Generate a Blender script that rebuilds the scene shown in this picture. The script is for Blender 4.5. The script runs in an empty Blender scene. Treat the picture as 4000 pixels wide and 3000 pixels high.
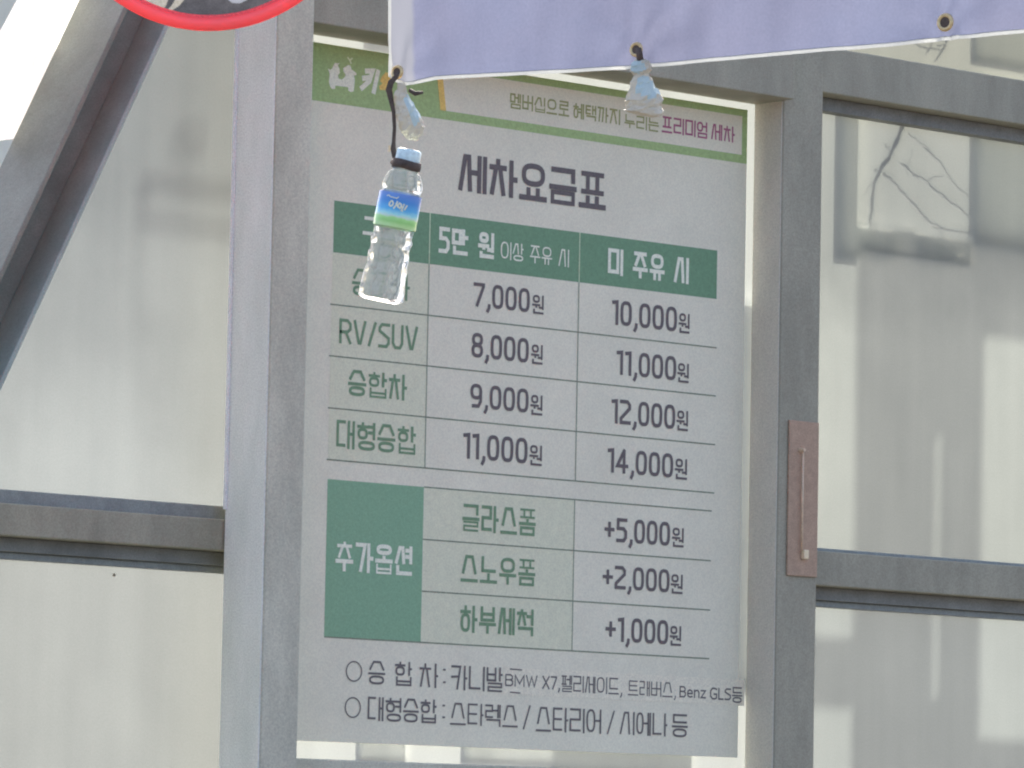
import bpy, math, random
from mathutils import Vector, noise
random.seed(7)
scene = bpy.context.scene
COL = scene.collection
R = math.radians

# ------------------------------------------------------------------ camera
PSI, TH, RO, F = R(41.892), R(5.318), R(1.1187), 20000.0      # yaw, pitch, roll, focal length in photo pixels
fwd = Vector((math.sin(PSI)*math.cos(TH), math.cos(PSI)*math.cos(TH), math.sin(TH)))
_r = Vector((math.cos(PSI), -math.sin(PSI), 0)); _u = _r.cross(fwd)
rgt = math.cos(RO)*_r + math.sin(RO)*_u
upv = -math.sin(RO)*_r + math.cos(RO)*_u
CAM = Vector((0, 0, 1.6 + 12*math.sin(TH))) - 12*fwd
cd = bpy.data.cameras.new('camera'); cam = bpy.data.objects.new('camera', cd); COL.objects.link(cam)
from mathutils import Matrix
m = Matrix((rgt, upv, -fwd)).transposed().to_4x4(); m.translation = CAM
cam.matrix_world = m
cd.sensor_width = 36; cd.lens = 180; cd.clip_end = 2000; cd.clip_start = .1
scene.camera = cam

# ------------------------------------------------------------------ sky, sun, exposure
SUN = Vector((.52, .58, .63)).normalized()                    # towards the sun: behind the glazed wall
w = bpy.data.worlds.new('World'); scene.world = w; w.use_nodes = True
nt = w.node_tree; bg = nt.nodes['Background']
sky = nt.nodes.new('ShaderNodeTexSky'); sky.sky_type = 'NISHITA'; sky.sun_disc = False
sky.sun_elevation = math.asin(SUN.z); sky.sun_rotation = math.atan2(SUN.x, SUN.y)
sky.dust_density = 5.0; sky.ozone_density = .5; sky.air_density = .6
nt.links.new(sky.outputs[0], bg.inputs[0]); bg.inputs[1].default_value = .15
sl = bpy.data.lights.new('sun', 'SUN'); sl.energy = 2.2; sl.angle = R(.53); sl.color = (1, .95, .87)
so = bpy.data.objects.new('sun', sl); COL.objects.link(so)
so.rotation_euler = (-SUN).to_track_quat('-Z', 'Y').to_euler()
scene.view_settings.view_transform = 'Standard'; scene.view_settings.look = 'None'
scene.view_settings.exposure = 1.76; scene.view_settings.gamma = 1
scene.cycles.use_denoising = True
scene.cycles.max_bounces = 10; scene.cycles.transmission_bounces = 8; scene.cycles.diffuse_bounces = 4
scene.cycles.sample_clamp_indirect = 4
scene.cycles.filter_width = 2.1

# ------------------------------------------------------------------ geometry of the place
def ray(px, py): return (fwd*F + rgt*(px-2000) - upv*(py-1500))/F        # depth 1
def wall(px, py, y=0.0):                                       # where a sight line meets a plane parallel to the wall
    d = ray(px, py); t = (y-CAM.y)/d.y; return CAM + d*t
def at(px, py, depth): return CAM + ray(px, py)*depth

def lin(c):
    c = c/255; return c/12.92 if c < .04045 else ((c+.055)/1.055)**2.4
LF = (.42, .486, .68)                                         # what the open sky in front gives each colour
def C(r, g, b): return (min(.9, lin(r)/LF[0]), min(.9, lin(g)/LF[1]), min(.9, lin(b)/LF[2]), 1)

# ------------------------------------------------------------------ materials
GRAIN = 260
def mat(name, col, rough=.6, noise_amt=0, nscale=20, spec=.3, metal=0, bump=0, bscale=60, col2=None, stretch=None, grain=.16):
    ma = bpy.data.materials.new(name); ma.use_nodes = True; n = ma.node_tree.nodes; l = ma.node_tree.links
    b = n['Principled BSDF']; b.inputs['Base Color'].default_value = col; b.inputs['Roughness'].default_value = rough
    b.inputs['Specular IOR Level'].default_value = spec; b.inputs['Metallic'].default_value = metal
    tc = n.new('ShaderNodeTexCoord'); src = tc.outputs['Object']
    if stretch:
        mp = n.new('ShaderNodeMapping'); mp.inputs['Scale'].default_value = stretch; l.new(src, mp.inputs[0]); src = mp.outputs[0]
    if noise_amt:
        t = n.new('ShaderNodeTexNoise'); t.inputs['Scale'].default_value = nscale; t.inputs['Detail'].default_value = 6; t.inputs['Roughness'].default_value = .65
        l.new(src, t.inputs['Vector'])
        mr = n.new('ShaderNodeMapRange'); mr.inputs[1].default_value = .3; mr.inputs[2].default_value = .7
        l.new(t.outputs[0], mr.inputs[0])
        mx = n.new('ShaderNodeMix'); mx.data_type = 'RGBA'
        c2 = col2 or tuple(x*(1-noise_amt) for x in col[:3])+(1,)
        c1 = col if col2 else tuple(min(.95, x*(1+noise_amt)) for x in col[:3])+(1,)
        mx.inputs[6].default_value = c1; mx.inputs[7].default_value = c2
        l.new(mr.outputs[0], mx.inputs[0]); l.new(mx.outputs[2], b.inputs['Base Color'])
    # fine speckle of grime on every surface
    t3 = n.new('ShaderNodeTexNoise'); t3.inputs['Scale'].default_value = GRAIN; t3.inputs['Detail'].default_value = 2; l.new(tc.outputs['Object'], t3.inputs['Vector'])
    m3 = n.new('ShaderNodeMapRange'); m3.inputs[1].default_value = .25; m3.inputs[2].default_value = .75; m3.inputs[3].default_value = 1-grain; m3.inputs[4].default_value = 1+grain; l.new(t3.outputs[0], m3.inputs[0])
    v3 = n.new('ShaderNodeVectorMath'); v3.operation = 'SCALE'; l.new(m3.outputs[0], v3.inputs[3])
    if b.inputs['Base Color'].is_linked: l.new(b.inputs['Base Color'].links[0].from_socket, v3.inputs[0])
    else: v3.inputs[0].default_value = col[:3]
    l.new(v3.outputs[0], b.inputs['Base Color'])
    if bump:
        t2 = n.new('ShaderNodeTexNoise'); t2.inputs['Scale'].default_value = bscale; t2.inputs['Detail'].default_value = 4
        l.new(src, t2.inputs['Vector'])
        bp = n.new('ShaderNodeBump'); bp.inputs['Strength'].default_value = bump; bp.inputs['Distance'].default_value = .004
        l.new(t2.outputs[0], bp.inputs['Height']); l.new(bp.outputs[0], b.inputs['Normal'])
    return ma

def translucent(name, trans, refl, nscale=3, amt=.12, rough=.35, gloss=.06, trans2=None, bump=0, bscale=40, grad=None, streak=.06):
    """sheet that scatters light through: translucent + diffuse + a weak gloss, with uneven dust"""
    ma = bpy.data.materials.new(name); ma.use_nodes = True; n = ma.node_tree.nodes; l = ma.node_tree.links
    n.remove(n['Principled BSDF']); out = n['Material Output']
    tc = n.new('ShaderNodeTexCoord')
    t = n.new('ShaderNodeTexNoise'); t.inputs['Scale'].default_value = nscale; t.inputs['Detail'].default_value = 7; t.inputs['Roughness'].default_value = .6
    l.new(tc.outputs['Object'], t.inputs['Vector'])
    mr = n.new('ShaderNodeMapRange'); mr.inputs[1].default_value = .3; mr.inputs[2].default_value = .7; l.new(t.outputs[0], mr.inputs[0])
    mx = n.new('ShaderNodeMix'); mx.data_type = 'RGBA'
    mx.inputs[6].default_value = tuple(min(.95, x*(1+amt)) for x in trans[:3])+(1,)
    mx.inputs[7].default_value = trans2 or tuple(x*(1-amt) for x in trans[:3])+(1,)
    l.new(mr.outputs[0], mx.inputs[0])
    if grad:                                                   # shade put into the colour, darker towards the top of the sheet
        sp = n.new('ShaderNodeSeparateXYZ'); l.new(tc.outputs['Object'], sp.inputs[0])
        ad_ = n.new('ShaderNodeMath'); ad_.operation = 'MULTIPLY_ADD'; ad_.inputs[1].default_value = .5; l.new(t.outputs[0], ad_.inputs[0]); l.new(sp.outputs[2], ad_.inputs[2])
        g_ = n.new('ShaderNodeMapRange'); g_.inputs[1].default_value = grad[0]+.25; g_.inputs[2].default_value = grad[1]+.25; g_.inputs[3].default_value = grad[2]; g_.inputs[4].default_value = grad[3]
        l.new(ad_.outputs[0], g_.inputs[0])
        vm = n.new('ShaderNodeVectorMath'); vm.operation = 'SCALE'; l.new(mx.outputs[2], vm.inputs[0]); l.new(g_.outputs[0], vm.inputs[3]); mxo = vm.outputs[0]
    else: mxo = mx.outputs[2]
    mp = n.new('ShaderNodeMapping'); mp.inputs['Scale'].default_value = (1, 1, .08); l.new(tc.outputs['Object'], mp.inputs[0])
    for sc_, am_, src_ in ((16, streak, mp.outputs[0]), (GRAIN, .12, tc.outputs['Object'])):
        t3 = n.new('ShaderNodeTexNoise'); t3.inputs['Scale'].default_value = sc_; t3.inputs['Detail'].default_value = 3; l.new(src_, t3.inputs['Vector'])
        m3 = n.new('ShaderNodeMapRange'); m3.inputs[1].default_value = .25; m3.inputs[2].default_value = .75; m3.inputs[3].default_value = 1-am_; m3.inputs[4].default_value = 1+am_; l.new(t3.outputs[0], m3.inputs[0])
        v3 = n.new('ShaderNodeVectorMath'); v3.operation = 'SCALE'; l.new(mxo, v3.inputs[0]); l.new(m3.outputs[0], v3.inputs[3]); mxo = v3.outputs[0]
    tr = n.new('ShaderNodeBsdfTranslucent'); l.new(mxo, tr.inputs[0])
    df = n.new('ShaderNodeBsdfDiffuse'); df.inputs[0].default_value = refl
    ad = n.new('ShaderNodeAddShader'); l.new(tr.outputs[0], ad.inputs[0]); l.new(df.outputs[0], ad.inputs[1])
    gl = n.new('ShaderNodeBsdfGlossy'); gl.inputs[1].default_value = rough
    if bump:
        t2 = n.new('ShaderNodeTexNoise'); t2.inputs['Scale'].default_value = bscale; t2.inputs['Detail'].default_value = 5; l.new(tc.outputs['Object'], t2.inputs['Vector'])
        bp_ = n.new('ShaderNodeBump'); bp_.inputs['Strength'].default_value = bump; bp_.inputs['Distance'].default_value = .006; l.new(t2.outputs[0], bp_.inputs['Height'])
        for sh in (tr, df, gl): l.new(bp_.outputs[0], sh.inputs['Normal'])
    ms = n.new('ShaderNodeMixShader'); ms.inputs[0].default_value = gloss
    l.new(ad.outputs[0], ms.inputs[1]); l.new(gl.outputs[0], ms.inputs[2]); l.new(ms.outputs[0], out.inputs[0])
    return ma

M = {}
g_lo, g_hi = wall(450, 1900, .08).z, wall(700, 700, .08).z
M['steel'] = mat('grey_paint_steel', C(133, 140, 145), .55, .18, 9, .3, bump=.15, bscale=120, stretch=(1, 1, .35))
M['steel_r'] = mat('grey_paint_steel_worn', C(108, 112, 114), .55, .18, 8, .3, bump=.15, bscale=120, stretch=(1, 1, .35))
M['steel_side'] = mat('grey_paint_lit_side', C(140, 146, 156), .55, .12, 8, .3, bump=.1, bscale=90, stretch=(1, 1, .3))  # lighter copy of the post paint, for its lit side face
M['galv'] = mat('galvanised_plate', (.83, .865, .765, 1), .5, .15, 6, .3, bump=.1, bscale=90, stretch=(1, 1, .3))
M['steel_dark'] = mat('dark_paint_steel', (.235, .25, .195, 1), .5, .18, 7, .3, bump=.2, bscale=90)
M['groove'] = mat('shaded_groove', (.21, .26, .22, 1), .6, .2, 7, .2)  # beam web: shade of the recess put into a darker colour
M['flange_in'] = mat('lit_flange', (.36, .44, .38, 1), .55, .16, 8, .3)  # beam's inner flange: light put into a paler colour
M['underside_shade'] = mat('shaded_underside', (.25, .255, .235, 1), .6, .2, 10, .2)  # dark colour standing in for shade under the rails
M['bead'] = mat('grey_rubber_bead', (.29, .31, .29, 1), .7, .15, 40)
M['sheet'] = mat('white_pvc_sheet', C(160, 166, 171), .5, .05, 5, .25, bump=.05, bscale=300, grain=.09)
M['tint'] = mat('print_pale_green', C(154, 163, 163), .5, .04, 60, .25, grain=.10)
M['head'] = mat('print_teal_green', C(80, 113, 102), .5, .08, 90, .25, grain=.10)
M['block'] = mat('print_mid_teal', C(94, 129, 120), .5, .06, 90, .25, grain=.10)
M['band'] = mat('print_leaf_green', C(116, 141, 110), .5, .12, 110, .25, grain=.10)
M['orange'] = mat('print_ochre', C(176, 148, 96), .5, .1, 80, .25)
M['ink'] = mat('print_dark_grey', C(74, 73, 84), .5, .15, 90, .25)
M['ink_thin'] = mat('print_soft_grey', C(76, 77, 88), .5, .15, 90, .25)
M['ink_green'] = mat('print_dark_green', C(82, 110, 98), .5, .15, 90, .25)
M['ink_olive'] = mat('print_olive', C(112, 120, 92), .5, .15, 90, .25)
M['ink_plum'] = mat('print_plum', C(120, 76, 110), .5, .15, 90, .25)
M['ink_white'] = mat('print_white', C(178, 182, 184), .5, .05, 60, .25)
M['rule'] = mat('print_rule', C(92, 104, 102), .5, .2, 60, .25)
M['rule_pale'] = mat('print_rule_pale', C(150, 168, 160), .5, .1, 60, .25)
M['patch'] = mat('paper_sticker', C(163, 168, 173), .6, .04, 40, .2)
M['panel'] = translucent('frosted_panel', (.148, .163, .153, 1), (.060, .07, .066, 1), 2.2, .10)
M['panel_white'] = translucent('clear_acrylic_panel', (.20, .218, .205, 1), (.1, .1, .1, 1), 3, .03)
M['panel_grey'] = translucent('dusty_shaded_panel', (.112, .124, .121, 1), (.075, .083, .082, 1), 1.3, .12, grad=(g_lo, g_hi, 1.24, .80))  # shade at the top is painted in by the gradient
M['film'] = translucent('grey_shade_film', (.62, .64, .62, 1), (.3, .3, .3, 1), 5, .06)  # for unseen sheets that dim parts of the panels
M['panel_low'] = translucent('frosted_panel_left', (.130, .142, .136, 1), (.055, .062, .058, 1), 2.2, .08)
M['panel_cream'] = translucent('frosted_panel_yellowed', (.118, .124, .102, 1), (.062, .068, .060, 1), 2.2, .10)
M['panel_mid'] = translucent('frosted_panel_right', (.138, .150, .136, 1), (.062, .07, .064, 1), 2.2, .10, grad=(wall(3600, 1350).z, wall(3600, 950).z, 1.10, .84))  # upper part painted darker as shade
M['awning'] = translucent('white_roof_sheet', (.9, .9, .88, 1), (.1, .1, .1, 1), 2, .02)
M['rust'] = mat('red_primer', C(122, 110, 108), .65, .12, 60)
M['rod'] = mat('worn_metal', C(150, 142, 138), .4, .15, 50, .5)
M['keeper'] = mat('pale_metal', C(172, 160, 152), .5, .1, 50, .5)
M['bolt'] = mat('dark_bolt', C(112, 112, 112), .5, .1, 50)
M['black'] = mat('black_webbing', C(62, 58, 62), .75, .25, 60, .2, bump=.3, bscale=200)
M['cap'] = mat('blue_cap', C(150, 196, 232), .35, .06, 60, .4)
M['brass'] = mat('brass_eyelet', C(150, 140, 120), .35, .2, 200, .5, .7)
M['tape'] = None

# ------------------------------------------------------------------ helpers
class MB:
    def __init__(s): s.v = []; s.f = []
    def add(s, vs, fs):
        o = len(s.v); s.v += [tuple(v) for v in vs]; s.f += [tuple(i+o for i in f) for f in fs]
    def quad(s, a, b, c, d): s.add([a, b, c, d], [(0, 1, 2, 3)])
    def prism(s, quad, off):                                   # quad (4 points) swept by a vector
        q = [Vector(p) for p in quad]; o = Vector(off); n = len(q)
        vs = q + [p+o for p in q]
        fs = [tuple(range(n))[::-1], tuple(range(n, 2*n))] + [(i, (i+1) % n, n+(i+1) % n, n+i) for i in range(n)]
        s.add(vs, fs)
    def box(s, x0, x1, y0, y1, z0, z1):
        s.prism([(x0, y0, z0), (x1, y0, z0), (x1, y1, z0), (x0, y1, z0)], (0, 0, z1-z0))
    def tube(s, pts, rad, n=8, flat=1.0, wide=None):
        pts = [Vector(p) for p in pts]; rings = []
        for i, p in enumerate(pts):
            t = (pts[min(i+1, len(pts)-1)]-pts[max(i-1, 0)]).normalized()
            a = Vector(wide) if wide else Vector((0, 0, 1)) if abs(t.z) < .9 else Vector((1, 0, 0))
            a = (a - t*a.dot(t)).normalized(); b = t.cross(a)
            r = rad[i] if isinstance(rad, (list, tuple)) else rad
            rings.append([p + a*r*math.cos(2*math.pi*k/n) + b*r*flat*math.sin(2*math.pi*k/n) for k in range(n)])
        s.loft(rings)
    def loft(s, rings, cap0=True, cap1=True):
        n = len(rings[0]); vs = [p for r in rings for p in r]; fs = []
        for i in range(len(rings)-1):
            for k in range(n): fs.append((i*n+k, i*n+(k+1) % n, (i+1)*n+(k+1) % n, (i+1)*n+k))
        if cap0: fs.append(tuple(range(n))[::-1])
        if cap1: fs.append(tuple((len(rings)-1)*n+k for k in range(n)))
        s.add(vs, fs)
    def build(s, name, ma, parent=None, smooth=False, bevel=0):
        me = bpy.data.meshes.new(name); me.from_pydata(s.v, [], s.f); me.update()
        o = bpy.data.objects.new(name, me); COL.objects.link(o); me.materials.append(ma)
        if parent is not None:
            o.parent = parent
            if parent.parent is None: o.matrix_parent_inverse = Matrix.Translation(-parent.location)
        if smooth:
            for p in me.polygons: p.use_smooth = True
        if bevel:
            b = o.modifiers.new('bevel', 'BEVEL'); b.width = bevel; b.segments = 2; b.limit_method = 'ANGLE'
        return o

def tag(o, label, cat=None, group=None, kind=None):
    if label: o['label'] = label
    if cat: o['category'] = cat
    if group: o['group'] = group
    if kind: o['kind'] = kind
    return o
def thing(name, label, cat, loc, group=None):
    o = bpy.data.objects.new(name, None); COL.objects.link(o); o.location = loc; o.empty_display_size = .1
    return tag(o, label, cat, group)

# ------------------------------------------------------------------ ground
g = MB(); g.quad((-150, -150, 0), (150, -150, 0), (150, 150, 0), (-150, 150, 0))
tag(g.build('ground', mat('asphalt', (.105, .100, .095, 1), .85, .25, 3, .2, bump=.4, bscale=40)), None, kind='structure')

# ------------------------------------------------------------------ glazed wall: posts, rails, panels
D = .135
W = thing('glazed_wall', 'grey steel framed wall of frosted panels that carries the price board', 'wall', (0, 0, 0))
xl0 = wall(905, 1000, 0).x; xl1 = wall(1206, 1000, -D).x
# depth so that the left face of the left post shows its true width
def solveD(pb, pf, y):
    lo, hi = .02, .4
    xb = wall(pb, y, 0).x
    for _ in range(40):
        mid = (lo+hi)/2
        if wall(pf, y, -mid).x < xb: hi = mid
        else: lo = mid
    return mid
D = solveD(905, 1064, 1000)
xl1 = wall(1207, 1000, -D).x
xr0 = wall(3052, 1000, -D).x; xr1 = wall(3205, 1000, -D).x
ZT = wall(1215, 20, -D).z + 1.2
GROUND = 0.0
def post(x0, x1, ma=M['steel']):
    b = MB(); b.box(x0, x1, -D, -.001, GROUND, ZT); return b.build('post', ma, W, bevel=.004)
post(xl0, xl1)
b = MB(); b.box(xl0-.004, xl0-.0005, -D+.003, -.004, GROUND, ZT); b.build('side_plate_or_lit_skin', M['galv'], W, bevel=.001)
DR = solveD(2945, 3059, 600); xr0 = wall(3059, 600, -DR).x; xr1 = wall(3213, 600, -DR).x
b = MB(); b.box(xr0-.0035, xr0-.0005, -DR+.003, -.004, GROUND, ZT); b.build('side_plate_or_lit_skin', M['steel_side'], W, bevel=.001)  # added skin, paler than the post to paint its lit face
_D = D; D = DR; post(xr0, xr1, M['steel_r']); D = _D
# top rail over the board: front face bottom edge / underside
zt_bot = (wall(1216, 138, 0).z + wall(2939, 406, 0).z)/2
YL = .085                                                      # the panels left of the post sit further back
def rail(x0, x1, z0, z1, d=D-.006, name='rail', ma=None, yb=-.002):
    b = MB(); b.box(x0, x1, -d, yb, z0, z1); return b.build(name, ma or M['steel'], W, bevel=.003)
zr_top = wall(3308, 194, -DR).z; zr_bot = wall(3216, 358, -DR).z
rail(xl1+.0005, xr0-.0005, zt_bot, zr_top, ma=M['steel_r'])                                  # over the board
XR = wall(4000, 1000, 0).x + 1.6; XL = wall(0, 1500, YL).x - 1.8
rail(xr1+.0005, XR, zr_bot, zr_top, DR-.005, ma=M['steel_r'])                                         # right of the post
rail(XL, xl0+.14, zt_bot, zr_top, -.001, yb=YL-.002)                                         # behind the mirror
zm_top = wall(0, 1963, .001).z; zm_bot = wall(0, 2089, .001).z
dm = D*.6
rail(XL, xl0+.14, zm_bot, zm_top, -.001, yb=YL-.002, ma=M['steel_r'])                                     # left middle rail
zq_top = wall(3186, 2150, -dm).z; zq_bot = wall(3178, 2285, -dm).z
rail(xr1+.0005, XR, zq_bot, zq_top, dm, ma=M['steel_r'])
zb_top = wall(1180, 2962, 0).z
rail(xl1+.0005, xr0-.0005, zb_top-.16, zb_top-.002, D*.5)                   # under the board
rail(XL, xl0+.14, .12, .26, -.001, yb=YL-.002); rail(xr1+.0005, XR, .12, .26, dm)        # foot rails
# glazing beads, and dark strips painted as the shaded rail undersides
def bead(x0, x1, z0, z1, d=.03, y=0, ma=M['bead']): 
    b = MB(); b.box(x0, x1, y-d, y-.0025, z0, z1); b.build('glazing_bead_or_shade_strip', ma, W, bevel=.002)
bh = .022
bead(XL+.001, xl0+.139, zm_top+.0005, wall(0, 1910, YL-.05).z, .05, YL)
zc = wall(0, 2152, YL-.035).z; zl_ = wall(0, 2183, YL-.02).z
bead(XL+.001, xl0+.139, zc, zm_bot-.0005, .035, YL, M['underside_shade']); bead(XL+.001, xl0+.139, zl_, zc-.0005, .02, YL)  # first strip is painted dark as the rail's shaded underside
bead(xr1+.001, XR-.001, zq_top+.0005, zq_top+.012); zc2 = wall(3178, 2342, -.04).z; zl2 = wall(3178, 2369, -.025).z
bead(xr1+.001, XR-.001, zc2, zq_bot-.0005, .04, 0, M['underside_shade']); bead(xr1+.001, XR-.001, zl2, zc2-.0005, .025)  # dark strip first, painted as underside shade, then the lip
zrb = wall(3213, 435, -.03).z; bead(xr1+.001, XR-.001, zrb, zr_bot-.0005, .04, 0, M['underside_shade'])  # dark strip painted as the top rail's underside shade
b = MB(); b.box(xl0-.0085, xl0-.0046, -.012, -.0025, zm_top+bh, zt_bot-.001)
b.build('glazing_bead_or_shade_strip', mat('white_gasket', C(225, 236, 240), .5, .1, 30), W)
# panels (4 mm sheets)
def panel(x0, x1, z0, z1, ma):
    b = MB(); b.quad((x0, 0, z0), (x1, 0, z0), (x1, 0, z1), (x0, 0, z1)); return b.build('panel', ma, W)
pl = MB()
zA = zm_top-.01
g1, g2 = wall(470, 200, YL), wall(100, 988, YL)
dx = (g1.x-g2.x)/(g1.z-g2.z)
def beam_x(z): return g1.x + dx*(z-g1.z)
zTT = zr_top-.05
pl.add([(beam_x(zA), YL, zA), (xl0+.15, YL, zA), (xl0+.15, YL, zTT), (beam_x(zTT), YL, zTT)], [(0, 1, 2, 3)])
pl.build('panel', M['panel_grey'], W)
pl = MB(); zz = .2
pl.add([(XL, YL, zz), (xl0+.15, YL, zz), (xl0+.15, YL, zm_bot+.01), (XL, YL, zm_bot+.01)], [(0, 1, 2, 3)])
pl.build('panel', M['panel_low'], W)
panel(xl1-.02, xr0+.02, zb_top-.05, zt_bot+.03, M['panel_white'])
panel(xl1-.02, xr0+.02, .1, zb_top-.1, M['panel'])
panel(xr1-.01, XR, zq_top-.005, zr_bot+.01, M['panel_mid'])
panel(xr1-.01, XR, .2, zq_bot+.005, M['panel'])
panel(xr1-.01, XR, zr_top-.005, zr_top+.8, M['panel_cream'])
# screws in the left post's side face and one on the lower left panel
def disc(c, nrm, r, h, name, ma, parent, n=12):
    nrm = Vector(nrm).normalized(); a = nrm.orthogonal().normalized(); bb = nrm.cross(a); c = Vector(c)
    rings = [[c + nrm*hh + (a*math.cos(2*math.pi*k/n)+bb*math.sin(2*math.pi*k/n))*rr for k in range(n)] for hh, rr in ((0, r), (h*.6, r), (h, r*.7))]
    q = MB(); q.loft(rings); return q.build(name, ma, parent)
def sidept(px, py, x):                                        # where a sight line meets a plane x = const
    d = ray(px, py); t = (x-CAM.x)/d.x; return CAM + d*t
for px, py in ((991, 366), (967, 476)): disc(sidept(px, py, xl0), (-1, 0, 0), .0048, .003, 'screw', M['bolt'], W)
disc(wall(445, 2246, YL), (0, -1, 0), .0038, .003, 'screw', M['bolt'], W)
# latch plate on the right post
def fr(px, py, y=-DR): return wall(px, py, y)
p0 = fr(3078, 1640); p1 = fr(3168, 2255)
b = MB(); b.box(p0.x, xr1-.004, -DR-.006, -DR-.0005, p1.z, p0.z); plate = b.build('latch_plate', M['rust'], W, bevel=.002)
a0 = fr(3137, 1765, -DR-.012); a1 = fr(3139, 2150, -DR-.012)
b = MB(); b.tube([a0, Vector((a0.x, a0.y, a1.z))], .0026, 8); b.build('bolt_rod', M['rod'], plate, True)
disc((a0.x-.004, -DR-.006, a0.z+.004), (0, -1, 0), .0055, .016, 'bolt_knob', M['rod'], plate)
k0 = fr(3122, 2148); k1 = fr(3140, 2185)
b = MB(); b.box(k0.x, k1.x, -DR-.018, -DR-.006, k1.z, k0.z); b.build('bolt_keeper', M['keeper'], plate, bevel=.002)

# ------------------------------------------------------------------ stroke lettering
def stroke_mesh(mb, strokes, width, yb, P):
    """strokes: (points, closed) in plane units; P(x, z, y) -> Vector"""
    base = width
    for si, stk in enumerate(strokes):
        pts, closed = stk[0], stk[1]; width = stk[2] if len(stk) > 2 else base
        y = yb - .00002*(si % 12)
        p = [Vector(q) for q in pts]; n = len(p)
        if n < 2: continue
        if not closed:
            d0 = (p[0]-p[1]); d1 = (p[-1]-p[-2])
            if d0.length > 0: p[0] = p[0] + d0.normalized()*width/2
            if d1.length > 0: p[-1] = p[-1] + d1.normalized()*width/2
        lft, rit = [], []
        for i in range(n):
            if closed: a, c = p[i-1], p[(i+1) % n]
            else: a, c = p[max(i-1, 0)], p[min(i+1, n-1)]
            t1 = (p[i]-a); t2 = (c-p[i])
            if t1.length < 1e-9: t1 = t2
            if t2.length < 1e-9: t2 = t1
            t1 = t1.normalized(); t2 = t2.normalized()
            n1 = Vector((-t1.y, t1.x)); n2 = Vector((-t2.y, t2.x)); mm = (n1+n2)
            if mm.length < 1e-6: mm = n1
            mm = mm.normalized(); k = 1/max(.45, mm.dot(n1))
            lft.append(p[i]+mm*width/2*k); rit.append(p[i]-mm*width/2*k)
        segs = range(n) if closed else range(n-1)
        vs = [P(q.x, q.y, y) for q in lft]+[P(q.x, q.y, y) for q in rit]
        mb.add(vs, [(i, n+i, n+(i+1) % n, (i+1) % n) for i in segs])

def oval(x0, y0, x1, y1, e=2.7, n=20):
    cx, cy, a, b = (x0+x1)/2, (y0+y1)/2, (x1-x0)/2, (y1-y0)/2; out = []
    for k in range(n):
        t = 2*math.pi*(k+.5)/n; c, s = math.cos(t), math.sin(t)
        out.append((cx+a*math.copysign(abs(c)**(2/e), c), cy+b*math.copysign(abs(s)**(2/e), s)))
    return (out, True)

def jamo(ch, bx, w, ctx):
    k = {'ㄹ': 5.0, 'ㅂ': 4.6, 'ㅍ': 4.6, 'ㅎ': 5.6, 'ㅌ': 5.0, 'ㅁ': 3.2, 'ㅊ': 5.0}.get(ch)      # crowded shapes get a thinner pen
    if k: w = min(w, (bx[3]-bx[1])/k)
    return [(p, c, w) for p, c in jamo_strokes(ch, bx, w, ctx)]
def jamo_strokes(ch, bx, w, ctx):
    x0, y0, x1, y1 = bx
    X = lambda t: x0+w/2+t*max(.001*w, x1-x0-w)
    Y = lambda t: y0+w/2+t*max(.001*w, y1-y0-w)
    S = lambda *q: ([(X(a), Y(b)) for a, b in q], False)
    Cc = lambda *q: ([(X(a), Y(b)) for a, b in q], True)
    v = ctx == 'v'
    if ch == 'ㄱ': return [S((0, 1), (1, 1), (.5, 0))] if v else [S((0, 1), (1, 1), (1, 0))]
    if ch == 'ㄲ': return [S((0, 1), (.38, 1), (.2, 0)), S((.58, 1), (1, 1), (.82, 0))]
    if ch == 'ㅋ': return [S((0, 1), (1, 1), (.66, 0)), S((0, .52), (.85, .55))]
    if ch == 'ㄴ': return [S((0, 1), (0, 0), (1, 0))]
    if ch == 'ㄷ': return [S((1, 1), (0, 1), (0, 0), (1, 0))]
    if ch == 'ㅌ': return [S((1, 1), (0, 1), (0, 0), (1, 0)), S((.05, .5), (.95, .5))]
    if ch == 'ㄹ': return [S((0, 1), (1, 1), (1, .52), (0, .52), (0, 0), (1, 0))]
    if ch == 'ㅁ': return [Cc((0, 0), (1, 0), (1, 1), (0, 1))]
    if ch == 'ㅂ': return [S((0, 1), (0, 0), (1, 0), (1, 1)), S((.05, .5), (.95, .5))]
    if ch == 'ㅍ': return [S((0, 1), (1, 1)), S((0, 0), (1, 0)), S((.25, .85), (.25, .1)), S((.75, .85), (.75, .1))]
    if ch == 'ㅇ': return [oval(X(0), Y(0), X(1), Y(1))]
    if ch == 'ㅅ': return [S((0, 0), (.42, 1), (.8, 1), (.95, 0))] if v else [S((0, 0), (.25, 1), (.75, 1), (1, 0))]
    if ch == 'ㅈ': return [S((0, 1), (1, 1)), S((.4, .92), (.06, 0)), S((.6, .92), (.94, 0))]
    if ch == 'ㅊ': return [S((0, .8), (1, .8)), S((.5, .99), (.5, .85)), S((.32, .72), (.08, 0)), S((.68, .72), (.92, 0))]
    if ch == 'ㅎ': return [S((0, .8), (1, .8)), S((.5, 1), (.5, .9)), oval(X(.06), Y(0), X(.94), Y(.8)-w*.9)]
    return []

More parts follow.
